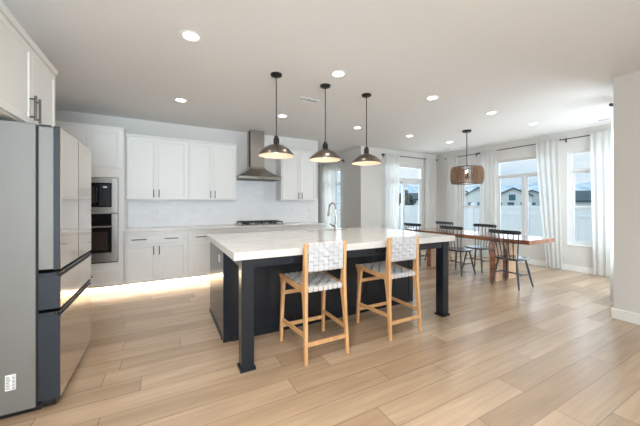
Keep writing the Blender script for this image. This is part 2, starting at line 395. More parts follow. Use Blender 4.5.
window('window_4', NW[0], NW[1], NW[2], NW[3], lambda u, v, d: (4.26+d, u, v), 'hung', 'window behind sheer curtains in the passage past the kitchen')
window('window_5', 4.95, 6.5, WB, WT, lambda u, v, d: (u, SY-d, v), 'slide', 'window in the near end wall of the dining bay')
# sliding patio door
e = bpy.data.objects.new('door_1', None); COL.objects.link(e); struct(e, 'white sliding glass patio door with a transom above')
PB = lambda u, v, d: (u, YD+d, v)
b = MB(); frame_ring(b, DX0, DX1, 0.0, DT, .05, PB, .04, .13); bar(b, DX0+.049, DX1-.049, 1.925, 2.02, PB, .042, .128); b.build('door_frame', 'vinyl', e)
s = MB(); cx = (DX0+DX1)/2
frame_ring(s, DX0+.05, cx+.04, .05, 1.925, .07, PB, .09, .12); frame_ring(s, cx-.03, DX1-.05, .05, 1.925, .07, PB, .05, .08); s.build('sash', 'vinyl', e)
g = MB(); bar(g, DX0+.05, DX1-.05, .05, DT-.05, PB, .083, .087); g.build('pane', 'pane', e)
h = MB(); bar(h, cx-.01, cx+.015, .95, 1.2, PB, .025, .05); h.build('door_handle', 'vinyl', e)

# ------------------------------------------------------------------ outside
struct(MB().box(-60, 260, -120, 240, -.65, -.55).build('ground', 'ground'))
def fence(name, p0, p1, n, label):
    p0 = Vector(p0); p1 = Vector(p1); d = (p1-p0)/n; a = math.atan2(d.y, d.x)
    t = thing(name, label, 'fence', (p0.x, p0.y, -.55), a); L = d.length
    for i in range(n+1): MB().box(i*L-.065, i*L+.065, -.065, .065, 0, 1.87).rects([(i*L, 0, 1.87, .085, .085), (i*L, 0, 1.90, .085, .085), (i*L, 0, 1.95, .01, .01)]).build('fence_post', 'fence', t)
    for i in range(n):
        q = MB()
        x0, x1 = i*L+.065, (i+1)*L-.065; k = 10; w = (x1-x0)/k
        for j in range(k): q.box(x0+j*w+.004, x0+(j+1)*w-.004, -.011, .011, .12, 1.70)
        q.box(x0, x1, -.03, .03, .05, .16).box(x0, x1, -.03, .03, 1.66, 1.80).box(x0, x1, -.03, .03, 1.36, 1.44)
        q.build('fence_panel', 'fence', t)
fence('vinyl_fence', (14, -6, 0), (14, 22, 0), 11, 'white vinyl privacy fence seen through the dining bay windows')
fence('vinyl_fence', (2, 15, 0), (13.8, 15, 0), 5, 'white vinyl privacy fence seen through the sliding glass door')
def at(x, T):
    u = (x-320)/287.1; return Vector(((.4765+u*.8792)*T, (.8792-u*.4765)*T, 0))
def house(px, T, w, d, eave, peak, siding, label, wins, rz=None, ridge_along=False):
    p = at(px, T); t = thing('house', label, 'house', (p.x, p.y, -.55), math.atan2(p.y, p.x) if rz is None else rz)
    # local +X points away from the viewer; gable end faces -X
    eave += .55; peak += .55
    b = MB()
    if not ridge_along: ring = lambda x: [(x, -w/2, 0), (x, w/2, 0), (x, w/2, eave), (x, 0, peak-.25), (x, -w/2, eave)]
    if not ridge_along: b.loft([ring(0), ring(d)])
    else: b.loft([[(0, y, 0), (d, y, 0), (d, y, eave), (d/2, y, peak-.25), (0, y, eave)] for y in (-w/2, w/2)])
    b.build('house_wall', siding, t)
    r = MB()
    if not ridge_along:
        sl = (peak-eave)/(w/2)
        for s in (-1, 1):
            y1, z1 = s*(w/2+.35), eave-sl*.35
            r.loft([[(x, 0, peak-.25), (x, y1, z1-.25), (x, y1, z1+.1), (x, 0, peak+.1)] for x in (-.5, d+.5)])
    else:
        sl = (peak-eave)/(d/2)
        for s in (-1, 1):
            x1 = d/2+s*(d/2+.5); z1 = eave-sl*.5
            r.loft([[(d/2, y, peak-.25), (x1, y, z1-.25), (x1, y, z1+.1), (d/2, y, peak+.1)] for y in (-w/2-.4, w/2+.4)])
    r.build('roof', 'roof', t)
    for (y, z, ww, hh) in wins:
        q = MB().box(-.08, .06, y-ww/2-.12, y+ww/2+.12, z+.55-hh/2-.12, z+.55+hh/2+.12).build('window_frame', 'fence', t)
        MB().box(-.12, -.06, y-ww/2, y+ww/2, z+.55-hh/2, z+.55+hh/2).build('pane', 'house_glass', q)
house(513.5, 80, 8.2, 8, 3.9, 6.0, 'siding', 'pale house with a dark gable roof, left pane of the wide bay window', [(.3, 3.3, 1.6, 1.7), (-2.9, 3.3, .9, 1.7), (-2.4, 1.55, 1.6, .9), (.6, 1.55, 1.6, .9), (3.2, 1.55, 1.0, .9)])
house(532, 94, 9.5, 8, 4.0, 6.1, 'siding_grey', 'grey house with a dark gable roof, right pane of the wide bay window', [(2.2, 1.55, 1.0, 1), (-.5, 1.55, 1.0, 1)])
house(494, 94, 8.0, 8, 3.9, 6.2, 'siding', 'pale house between the two gabled ones beyond the bay', [(0, 3, 1.4, 1.5), (-1.5, 1.55, 1.6, 1)])
house(478.5, 78, 6.4, 8, 4.0, 6.1, 'siding', 'pale house seen under the wood drum lamp, gable end', [(-1.0, 3.2, 1.1, 1.7), (2.0, 1.5, 1.1, 1.0), (-.3, 1.5, 1.1, 1)])
house(458, 92, 8.5, 8, 4.6, 6.8, 'siding', 'pale house furthest to the left in the narrow far bay window', [(-2.0, 1.5, 1.1, 1), (1.0, 3.2, 1.1, 1.6)])
house(419, 62, 9, 9, 2.6, 3.9, 'siding', 'low pale house with grey roof seen through the sliding glass door', [(-1.5, 2.0, 1.2, 1.0), (1.2, 2.0, 1.2, 1)], ridge_along=True)
house(584, 60, 9, 9, 2.3, 4.3, 'siding', 'house with a broad dark roof seen through the window nearest the grey wall', [(2.2, 1.9, 1.0, .8)], ridge_along=True)
def tree(px, T, h, label):
    p = at(px, T); t = thing('tree', label, 'tree', (p.x, p.y, -.55))
    MB().tube([(0, 0, 0), (.1, 0, h*.5)], [.18, .08]).build('trunk', 'bark', t)
    b = MB(); rnd = random.Random(px)
    for i in range(260):
        a, r, z = rnd.uniform(0, 2*PI), math.sqrt(rnd.random())*h*.30, rnd.uniform(.28, 1)*h
        r *= (1.25-z/h)
        c = Vector((r*math.cos(a), r*math.sin(a), z)); v = [c+Vector((rnd.uniform(-1, 1), rnd.uniform(-1, 1), rnd.uniform(-1, 1)))*.32 for _ in range(4)]
        w = [b.bm.verts.new(q) for q in v]
        for f in ((0, 1, 2), (0, 2, 3), (0, 3, 1), (1, 3, 2)): b.bm.faces.new([w[k] for k in f])
    b.build('foliage', 'leaf', t)
tree(404.5, 40, 3.7, 'dark green tree beyond the fence, left side of the sliding door')
tree(409, 45, 3.3, 'smaller dark green tree beyond the fence, beside the low pale house')
tree(398, 48, 3.4, 'dark green tree beyond the fence, behind the left door curtain')
# mountains
b = MB(); rnd = random.Random(3); prev = None; nx, ny = 70, 9
ph = [(rnd.uniform(.02, .2), rnd.uniform(0, 6), rnd.uniform(.3, 1)) for _ in range(7)]
G = []
for i in range(nx):
    an = R(-25+i*130/nx-10); row = []
    top = 235+22*sum(a*math.sin(f*i*2+p) for f, p, a in ph)/2
    for j in range(ny):
        rr = 2400+j*170; z = -20+(top)*(j/(ny-1))**1.1*(1+.10*math.sin(i*1.7+j*1.3))
        row.append(b.bm.verts.new((rr*math.cos(an), rr*math.sin(an), z)))
    G.append(row)
for i in range(nx-1):
    for j in range(ny-1): b.bm.faces.new((G[i][j], G[i+1][j], G[i+1][j+1], G[i][j+1]))
struct(b.build('hills', 'mountain', smooth=True), 'snow dusted mountain slope on the horizon')

# ------------------------------------------------------------------ kitchen cabinets
def bar_handle(parent, c, L, vertical=True, off=.03, r=.0072):
    # bar standing off a face that looks to -Y; c = (x, yface, z) at the bar's middle
    x, y, z = c; b = MB()
    if vertical:
        b.tube([(x, y-off, z-L/2), (x, y-off, z+L/2)], r)
        for s in (-1, 1): b.tube([(x, y, z+s*L*.36), (x, y-off, z+s*L*.36)], r*.8, 8)
    else:
        b.tube([(x-L/2, y-off, z), (x+L/2, y-off, z)], r)
        for s in (-1, 1): b.tube([(x+s*L*.36, y, z), (x+s*L*.36, y-off, z)], r*.8, 8)
    return b.build('handle', 'handle', parent, smooth=True)
def wall_cab(name, label, x0, x1, z0, z1, depth, split, loc, rz=0, group=None, hz=None, hl=.13, crown=True, gap=.003, handles=True):
    # local: x along the wall, back at y = 0, front at y = -depth
    t = thing(name, label, 'cabinet', loc, rz, group)
    f = -depth+.02
    MB().box(x0, x1, f, -.003, z0, z1-.001, .002).build('body', 'cab', t)
    xs = [x0]+list(split)+[x1]
    for i, (a, c) in enumerate(zip(xs, xs[1:])):
        lo = a+(.022 if i == 0 else .003); hi = c-(.022 if i == len(xs)-2 else .003)
        d = MB().panel(lo, hi, z0+.012, z1-.05, f).build('door', 'cab', t, bevel=.0015)
        if handles:
            hx = hi-.035 if i % 2 == 0 else lo+.035
            bar_handle(d, (hx, f-.02, hz if hz else z0+.10), hl)
    if crown: MB().rects([((x0+x1)/2, (f-p-.003)/2, z, (x1-x0)/2-(0 if p < .01 else 0), (-f+p-.003)/2) for z, p in ((z1-.035, .021), (z1-.012, .032), (z1, .032))]).build('crown_moulding', 'cab', t)
    return t
YB = YW-.001
wall_cab('wall_cabinet', 'white two-door wall cabinet next to the built-in oven tower', -.530, .361, 1.375, 2.415, .33, (-.114,), (0, YB-.0, 0), group='white wall cabinets over the counter')
wall_cab('wall_cabinet', 'white two-door wall cabinet just left of the range hood', .363, 1.182, 1.375, 2.415, .33, (.761,), (0, YB, 0), group='white wall cabinets over the counter')
wall_cab('wall_cabinet', 'white two-door wall cabinet right of the range hood, by the passage', 2.063, 2.852, 1.375, 2.415, .33, (2.474,), (0, YB, 0), group='white wall cabinets over the counter')
# cabinet above the fridge (faces +X)
t = wall_cab('wall_cabinet', 'deep white cabinet mounted above the refrigerator', 2.20, 3.215, 1.83, 2.425, .61, (2.705,), (XL+.002, 0, 0), R(90), hz=1.955, hl=.17)
# oven tower
t = thing('oven_tower_cabinet', 'tall white cabinet tower holding the microwave and wall oven', 'cabinet', (0, YB, 0))
f = -.615
MB().box(-1.385, -1.325, f, -.003, .09, 2.43).box(-.598, -.534, f, -.003, .09, 2.43).box(-1.325, -.598, f, -.003, 1.69, 2.43).box(-1.325, -.598, f, -.003, .09, .45).box(-1.325, -.598, f, -.003, 1.166, 1.18).box(-1.385, -.534, -.53, -.02, 0, .09).box(-1.325, -.598, -.08, -.01, .45, 1.69).build('body', 'cab', t, bevel=.0015)
for i, (a, c) in enumerate(((-1.365, -.964), (-.956, -.568))):
    d = MB().panel(a, c, 1.83, 2.375, f).build('door', 'cab', t, bevel=.0015)
    bar_handle(d, ((c-.035 if i == 0 else a+.035), f-.02, 1.94), .13)
d = MB().panel(-1.365, -.568, .115, .335, f, fr=.05).build('drawer', 'cab', t, bevel=.0015)
bar_handle(d, (-.966, f-.02, .27), .16, False)
MB().rects([(-.96, (f-p-.003)/2, z, hx, (-f+p-.003)/2) for z, p, hx in ((2.395, .006, .428), (2.42, .02, .434), (2.434, .02, .434))]).build('crown_moulding', 'cab', t)
# microwave
yf = YB+f
t = thing('built_in_microwave', 'black built-in microwave with a steel trim frame', 'microwave', (-.962, yf, 1.185))
MB().box(-.355, .355, .005, .42, .012, .485).build('body', 'black', t)
b = MB(); frame_ring(b, -.36, .36, -.003, .497, .075, lambda u, v, d: (u, d, v), -.022, .002); b.build('trim_frame', 'steel', t)
MB().box(-.285, .285, -.016, .003, .072, .422, .004).build('door', 'black_glass', t)
MB().box(-.25, .09, -.0185, -.015, .12, .375, .001).build('door_window', 'oven_window', t)
MB().tube([(.115, -.045, .15), (.115, -.045, .36)], .008).tube([(.115, -.015, .17), (.115, -.045, .17)], .006).tube([(.115, -.015, .34), (.115, -.045, .34)], .006).build('handle', 'black', t, smooth=True)
q = MB().box(.14, .27, -.018, -.015, .09, .405).build('control_panel', 'black', t)
MB().box(.185, .23, -.0195, -.0175, .352, .372).build('display', 'display', q)
for r_ in range(4):
    for c_ in range(3): MB().box(.16+c_*.033, .182+c_*.033, -.0195, -.0175, .12+r_*.05, .145+r_*.05).build('button', 'fridge_edge', q)
# wall oven
t = thing('wall_oven', 'stainless wall oven with a black glass door below the microwave', 'oven', (-.962, yf, .452))
MB().box(-.355, .355, .005, .52, .006, .705).build('body', 'black', t)
b = MB(); b.box(-.36, .36, -.016, .002, 0, .145, .003).box(-.36, -.285, -.016, .002, .145, .708, .003).box(.285, .36, -.016, .002, .145, .708, .003); b.build('trim_frame', 'steel', t)
MB().box(-.285, .285, -.02, .003, .55, .705, .003).build('control_panel', 'black_glass', t)
MB().box(-.05, .06, -.0225, -.0195, .61, .65).build('display', 'oven_window', t)
d = MB().box(-.285, .285, -.03, .003, .148, .545, .004).build('door', 'black_glass', t)
MB().box(-.24, .24, -.033, -.029, .185, .455, .001).build('door_window', 'oven_window', d)
MB().tube([(-.30, -.075, .525), (.30, -.075, .525)], .013, 12).tube([(-.26, -.025, .525), (-.26, -.075, .525)], .009).tube([(.26, -.025, .525), (.26, -.075, .525)], .009).build('handle', 'chrome', d, smooth=True)
MB().box(-.36, .36, -.02, .002, -.001, .012, .001).build('vent_strip', 'gap', t)
# base cabinets
def base_cab(label, x0, x1, split, drawers, handles_drawer, hx=None, full=False):
    t = thing('base_cabinet', label, 'cabinet', (0, YB, 0), 0, 'white base cabinets under the counter')
    f = -.60
    MB().box(x0, x1, f, -.003, .09, .874, .002).box(x0, x1, -.53, -.02, 0, .09).build('body', 'cab', t)
    zs = [(.69, .835)] if not full else [(.69, .835), (.41, .675), (.11, .395)]
    for z0, z1 in zs:
        for a, c in drawers:
            d = MB().panel(a, c, z0, z1, f, fr=.03, dep=.006).build('drawer', 'cab', t, bevel=.0015)
            for h in handles_drawer:
                if a < h < c: bar_handle(d, (h, f-.02, z0+.075 if full and z0 < .6 else (z0+z1)/2), .19, False)
    if not full:
        xs = [x0]+list(split)+[x1]
        for i, (a, c) in enumerate(zip(xs, xs[1:])):
            lo = a+(.02 if i == 0 else .003); hi = c-(.02 if i == len(xs)-2 else .003)
            d = MB().panel(lo, hi, .115, .675, f).build('door', 'cab', t, bevel=.0015)
            bar_handle(d, (hi-.035 if i % 2 == 0 else lo+.035, f-.02, .585), .13)
    return t
base_cab('white base cabinet beside the oven tower, wide drawer with two pulls', -.530, .333, (-.107,), [(-.51, .313)], (-.335, .10))
base_cab('white base cabinet second from the oven tower, partly behind the island', .336, 1.196, (.765,), [(.356, .76), (.77, 1.176)], (.55, .97))
base_cab('white drawer base under the gas cooktop', 1.199, 2.06, (), [(1.22, 2.04)], (1.43, 1.83), full=True)
base_cab('white base cabinet at the passage end of the counter', 2.063, 2.88, (2.47,), [(2.083, 2.46), (2.48, 2.86)], (2.27, 2.67))
tag(MB().box(-.531, 2.93, -.645, -.012, .876, .914, .004).build('counter_worktop', 'quartz', None, (0, YB, 0)), 'long white quartz worktop along the back kitchen wall', 'worktop')
# toe kick lights
t = thing('toe_kick_light', 'glowing warm light strip in the toe kick under the base cabinets', 'light', (0, YB-.535, 0))
MB().box(-1.36, 2.86, -.008, -.002, .062, .082).build('channel', 'vinyl', t)
MB().box(-1.35, 2.85, -.013, -.0075, .066, .078).build('led_strip', 'led', t)
area('toe_kick_glow', (.75, -.02, .075), (R(35), 0, 0), 4.1, .015, 13, (1, .78, .53), t)
# cooktop
t = thing('gas_cooktop', 'black gas cooktop set in the back counter under the hood', 'cooktop', (1.625, YB-.33, .914))
MB().box(-.41, .41, -.25, .25, .0005, .012, .004).build('hob_plate', 'steel', t)
for i in range(3):
    x = -.265+i*.265; b = MB()
    for yy in (-.2, 0, .2): b.box(x-.12, x+.12, yy-.007, yy+.007, .045, .062, .002)
    for xx in (-.115, 0, .115): b.box(x+xx-.007, x+xx+.007, -.21, .21, .045, .062, .002)
    for xx in (-.115, .115):
        for yy in (-.2, .2): b.box(x+xx-.008, x+xx+.008, yy-.008, yy+.008, .010, .05)
    b.build('grate', 'iron', t)
for x, y in ((-.265, -.1), (-.265, .1), (0, 0), (.265, -.1), (.265, .1)): MB().cyl((x, y, 0), .045, .011, .022).cyl((x, y, 0), .032, .022, .034).build('burner', 'iron', t, smooth=True)
for i in range(5): MB().cyl((-.16+i*.08, -.225, 0), .018, .010, .036, 16).build('knob', 'chrome', t, smooth=True)
# hood
t = thing('range_hood', 'stainless pyramid chimney range hood above the cooktop', 'hood', (1.595, YB-.013, 0))
MB().box(-.135, .135, -.26, -.001, 2.02, 2.735, .002).build('chimney', 'steel', t)
MB().box(-.148, -.134, -.20, -.16, 2.02, 2.73).build('chimney_seam', 'fridge_edge', t)
MB().rects([(0, -.245, 1.775, .41, .243), (0, -.245, 1.82, .41, .243), (0, -.19, 1.90, .27, .187), (0, -.145, 1.985, .16, .143), (0, -.135, 2.03, .14, .133)]).build('canopy', 'steel', t, bevel=.002)
MB().box(-.38, .38, -.46, -.03, 1.769, 1.776).build('filter', 'fridge_edge', t)
for i in range(4): MB().box(-.06+i*.035, -.042+i*.035, -.4905, -.4885, 1.787, 1.805).build('button', 'black', t)

# outlets
def outlet(loc, rz, label, m='plate', w=.07, h=.115):
    t = thing('wall_outlet', label, 'outlet', loc, rz, None)
    MB().box(-w/2, w/2, -.006, 0, -h/2, h/2, .002).build('plate', m, t)
    for s in (-1, 1):
        q = MB().box(-.017, .017, -.0075, -.0055, s*h*.18-.013*h/.115, s*h*.18+.013*h/.115, .002).build('socket', m, t)
        for x in (-.006, .006): MB().box(x-.001, x+.001, -.008, -.0073, s*h*.18-.004, s*h*.18+.005).build('slot', 'gap', q)
    return t
for x, l in ((-.106, 'white outlet on the backsplash nearest the oven tower'), (.758, 'white outlet on the backsplash left of the cooktop'), (2.455, 'white outlet on the backsplash right of the cooktop'), (2.842, 'white outlet on the backsplash at the passage end of the counter')):
    outlet((x, YW-.011, 1.18), 0, l)

# ------------------------------------------------------------------ refrigerator (faces +X)
FY0, FY1, FX = 2.405, 3.285, -.584
t = thing('refrigerator', 'tall stainless french-door refrigerator standing at the left edge', 'refrigerator', (FX, FY0, 0), 0)
W_ = FY1-FY0
MB().box(XL+.03-FX, -.118, 0, W_, .035, 1.797, .004).build('body', 'fridge_side', t)
MB().box(-.118, -.108, .01, W_-.01, .06, 1.76).build('gasket', 'gap', t)
MB().box(-.75, -.10, .03, W_-.03, 0.001, .04).build('base_grille', 'black', t)
mid = .4375
for y0, y1 in ((0, mid-.003), (mid+.003, W_)):
    d = MB().box(-.106, -.034, y0+.002, y1-.002, .885, 1.782, .003).build('door', 'fridge_side', t)
    MB().box(-.034, -.002, y0, y1, .88, 1.793, .003).build('door_edge', 'fridge_edge', d)
    MB().box(-.0025, 0, y0+.003, y1-.003, .884, 1.789, .0008).build('door_front', 'fridge_front', d)
for z0, z1 in ((.632, .862), (.062, .612)):
    d = MB().box(-.106, -.002, 0, W_, z0, z1-.022, .003).build('drawer', 'fridge_edge', t)
    MB().box(-.0025, 0, .003, W_-.003, z0+.003, z1-.03, .0008).build('drawer_front', 'fridge_front', d)
    MB().box(-.030, -.012, .0, W_, z1-.024, z1+.004, .003).box(-.014, -.001, .0, W_, z1-.006, z1+.004, .003).build('handle', 'black', d)
    MB().box(-.106, -.03, .0, W_, z1-.022, z1, .002).build('grip_back', 'fridge_edge', d)
MB().box(-.112, -.05, .02, .10, 1.784, 1.799, .003).build('hinge_cover', 'black', t)
MB().box(-.112, -.05, W_-.10, W_-.02, 1.784, 1.799, .003).build('hinge_cover', 'black', t)
MB().box(-.10, -.03, .03, .10, .012, .05, .003).build('foot', 'black', t)
q = MB().box(-.253, -.206, -.0015, 0, .176, .270).build('rating_label', 'paper', t); q['label'] = 'white printed sticker'
for k in range(9): MB().box(-.249, -.249+random.Random(k).uniform(.012, .022), -.0022, -.0014, .185+k*.0088, .1885+k*.0088).build('printed_line', 'ink', q)
for k in range(12): MB().box(-.222, -.210, -.0022, -.0014, .182+k*.007, .182+k*.007+(.002 if k % 3 else .004)).build('barcode_line', 'ink', q)

# ------------------------------------------------------------------ island
IX0, IX1, IY0, IY1 = .487, 2.925, 2.79, 3.70
t = thing('kitchen_island', 'dark navy island cabinet with square corner posts, under white quartz', 'island', (0, 0, 0))
MB().box(IX0+.02, IX1-.02, IY0+.02, IY1, .0, .64).box(IX0+.02, 1.68, IY0+.02, IY1, .64, .868).box(2.38, IX1-.02, IY0+.02, IY1, .64, .868).box(1.68, 2.38, IY0+.02, 3.44, .64, .868).box(1.68, 2.38, 3.672, IY1, .64, .868).build('body', 'navy', t)
MB().box(IX0, IX0+.02, IY0+.07, IY1, .02, .868, .001).build('end_panel', 'navy', t)
MB().box(IX1-.02, IX1, IY0+.07, IY1, .02, .868, .001).build('end_panel', 'navy', t)
MB().box(IX0-.004, IX0+.07, IY0-.004, IY0+.07, 0, .868, .002).build('corner_trim', 'navy', t)
MB().box(IX1-.07, IX1+.004, IY0-.004, IY0+.07, 0, .868, .002).build('corner_trim', 'navy', t)
b = MB()
for i in range(4):
    x0 = IX0+.07+i*(IX1-IX0-.14)/4; b.box(x0+.001, x0+(IX1-IX0-.14)/4-.001, IY0+.004, IY0+.02, .06, .868, .001)
b.build('back_panel', 'navy', t)
MB().box(IX0+.07, IX1-.07, IY0-.010, IY0+.02, 0, .065, .003).build('base_moulding', 'navy', t)
MB().box(IX0-.010, IX0+.02, IY0+.07, IY1, 0, .03, .003).build('base_moulding', 'navy', t)
for x0 in (.522, 2.815):
    p = MB().box(x0, x0+.098, 2.228, 2.326, 0.025, .868, .003).build('post', 'navy', t)
    MB().box(x0-.012, x0+.110, 2.216, 2.338, 0, .025, .003).build('post_foot', 'navy', p)
MB().box(.62, 2.815, 2.236, 2.318, .795, .868, .002).build('apron', 'navy', t)
for x in (.53, 2.823): MB().box(x, x+.082, 2.326, IY0, .795, .868, .002).build('side_apron', 'navy', t)
b = holed(.458, 2.988, 2.198, 3.735, [(1.70, 2.36, 3.45, 3.66)], .06, lambda u, v, w: (u, v, .870+w))
tag(b.build('island_worktop', 'quartz', bevel=.003), 'thick white quartz slab on top of the navy island', 'worktop')
t = thing('kitchen_sink', 'undermount sink sunk in the island worktop behind the tap', 'sink', (2.03, 3.555, .869))
MB().lathe([(.001, -.2)], n=4) if False else None
b = MB()
b.box(-.328, -.312, -.103, .103, -.19, 0).box(.312, .328, -.103, .103, -.19, 0).box(-.312, .312, -.103, -.092, -.19, 0).box(-.312, .312, .092, .103, -.19, 0).box(-.312, .312, -.092, .092, -.19, -.18)
b.build('basin', 'steel', t)
MB().cyl((0, 0, 0), .04, -.18, -.176).build('drain', 'chrome', t)
t = thing('kitchen_tap', 'tall brushed nickel gooseneck tap on the island worktop', 'tap', (2.085, 3.385, .9305))
MB().cyl((0, 0, 0), .027, 0, .012).cyl((0, 0, 0), .019, .012, .11).build('base', 'chrome', t, smooth=True)
pts = [(0, 0, .10), (0, 0, .29)]+[(0, .095-.095*math.cos(a), .29+.095*math.sin(a)) for a in [PI*k/12 for k in range(1, 12)]]+[(0, .192, .28), (0, .20, .25)]
MB().tube(pts, .0125, 14).build('spout', 'chrome', t, smooth=True)
MB().tube([(0, .198, .262), (0, .208, .20)], [.015, .0185], 14).build('spray_head', 'chrome', t, smooth=True)
MB().tube([(-.015, 0, .065), (-.045, 0, .07)], .012, 12).tube([(-.045, 0, .07), (-.062, .06, .095)], [.009, .006], 10).build('lever', 'chrome', t, smooth=True)
outlet((IX0, 3.02, .757), R(-90), 'white outlet on the end panel of the island', 'plate', .075, .075)
outlet((1.005, 2.236, .832), 0, 'black outlet under the worktop edge by the near stool', 'black', .055, .07)
outlet((1.89, 2.236, .832), 0, 'black outlet under the worktop edge by the far stool', 'black', .11, .07)

# ------------------------------------------------------------------ stools
def ribbon(b, pts, half, th=.0022):        # pts: list of (center, side unit, normal unit)
    b.loft([[c-s*half-n*th/2, c+s*half-n*th/2, c+s*half+n*th/2, c-s*half+n*th/2] for c, s, n in pts])
def weave(P, nu, nv, ext_u, ext_v, amp=.0045, fill=.37):
    # P(u, v) -> (point, du, dv, normal) with u, v in 0..1; ext: extra wrap drop at the ends
    b = MB()
    K = 4
    for i in range(nu):
        u = (i+.5)/nu; st = []
        for k in range(nv*K+1):
            v = k/(nv*K); c, du, dv, n = P(u, v); h = amp*math.cos(PI*(v*nv-.5+i)) if 0 < k < nv*K else amp
            st.append((c+n*h, du.normalized(), n))
        c0, du, dv, n = P(u, 0); d0 = dv.normalized()
        c1, du1, dv1, n1 = P(u, 1); d1 = dv1.normalized()
        w = (P(1, .5)[0]-P(0, .5)[0]).length/nu*fill
        if ext_v: st = [(c0-d0*.016-n*ext_v, du.normalized(), -d0), (c0-d0*.016-n*.006, du.normalized(), -d0), (c0-d0*.010+n*.003, du.normalized(), n)]+st+[(c1+d1*.010+n1*.003, du1.normalized(), n1), (c1+d1*.016-n1*.006, du1.normalized(), d1), (c1+d1*.016-n1*ext_v, du1.normalized(), d1)]
        ribbon(b, st, w)
    for j in range(nv):
        v = (j+.5)/nv; st = []
        for k in range(nu*K+1):
            u = k/(nu*K); c, du, dv, n = P(u, v); h = -amp*math.cos(PI*(u*nu-.5+j)) if 0 < k < nu*K else 0
            st.append((c+n*h, dv.normalized(), n))
        w = (P(.5, 1)[0]-P(.5, 0)[0]).length/nv*fill
        ribbon(b, st, w)
    return b
def stool(loc, label):
    t = thing('counter_stool', label, 'stool', loc, 0, 'woven counter stools at the island')
    # back leg + post : (z, y, half depth, x outer shift)
    prof = [(0, -.245, .014, .2), (.15, -.236, .016, .197), (.35, -.22, .020, .192), (.48, -.206, .027, .189), (.57, -.196, .036, .187), (.63, -.20, .030, .187), (.72, -.205, .024, .187), (.85, -.211, .020, .188), (.975, -.219, .013, .19)]
    for s in (-1, 1):
        MB().rects([(s*x, y, z, .0145, hy) for z, y, hy, x in prof]).build('back_leg', 'oak', t, bevel=.004)
    fp = [(0, .242, .013, .228), (.2, .232, .016, .224), (.42, .218, .020, .22), (.54, .212, .028, .218), (.585, .215, .036, .2175), (.61, .222, .044, .217)]
    for s in (-1, 1):
        MB().rects([(s*x, y, z, .0145, hy) for z, y, hy, x in fp]).build('front_leg', 'oak', t, bevel=.004)
        MB().loft([[(s*x-.0145, y, z-h/2), (s*x+.0145, y, z-h/2), (s*x+.0145, y, z+h/2), (s*x-.0145, y, z+h/2)] for x, y, z, h in ((.187, -.2, .583, .052), (.195, -.05, .59, .042), (.207, .13, .602, .040), (.2165, .22, .612, .044), (.2185, .272, .622, .026))]).build('seat_rail', 'oak', t, bevel=.004)
        MB().beam((s*.196, -.228, .225), (s*.223, .228, .212), .018, .034).build('stretcher', 'oak', t, bevel=.003)
    MB().beam((-.197, -.236, .155), (.197, -.236, .155), .018, .034).build('stretcher', 'oak', t, bevel=.003)
    MB().beam((-.224, .236, .150), (.224, .236, .150), .018, .034).build('stretcher', 'oak', t, bevel=.003)
    MB().beam((-.219, .218, .465), (.219, .218, .465), .018, .034).build('stretcher', 'oak', t, bevel=.003)
    MB().beam((-.187, -.196, .588), (.187, -.196, .588), .024, .026).build('seat_rail', 'oak', t, bevel=.003)
    MB().beam((-.216, .25, .612), (.216, .25, .612), .024, .026).build('seat_rail', 'oak', t, bevel=.003)
    yz = lambda z: -.205+(z-.72)*(-.219+.205)/(.975-.72)
    MB().beam((-.187, yz(.958), .958), (.187, yz(.958), .958), .022, .022).build('back_rail', 'oak', t, bevel=.003)
    MB().beam((-.187, yz(.752), .752), (.187, yz(.752), .752), .022, .022).build('back_rail', 'oak', t, bevel=.003)
    def PS(u, v):
        y = -.20+v*.455; hw = .166+v*.03; z = .604+v*.022-.010*math.sin(PI*v)*math.sin(PI*u)
        return Vector(((2*u-1)*hw, y, z)), Vector((1, 0, 0)), Vector((0, 1, .048)), Vector((0, -.048, 1)).normalized()
    weave(PS, 7, 8, 0, .032, .007, .355).build('seat', 'strap', t)
    def PBk(u, v):
        z = .752+v*.206; return Vector(((2*u-1)*.168, yz(z)-.013, z)), Vector((1, 0, 0)), Vector((0, -.055, 1)), Vector((0, -1, -.055)).normalized()
    weave(PBk, 7, 6, 0, .024, .005, .405).build('backrest', 'strap', t)
    return t
stool((1.200, 2.328, 0), 'oak counter stool with grey woven seat, nearest the camera at the island')
s0 = [o for o in COL.objects if o.name == 'counter_stool'][0]
dup(s0, (2.090, 2.330, 0), 0, 'oak counter stool with grey woven seat, second along, nearer the dining table')

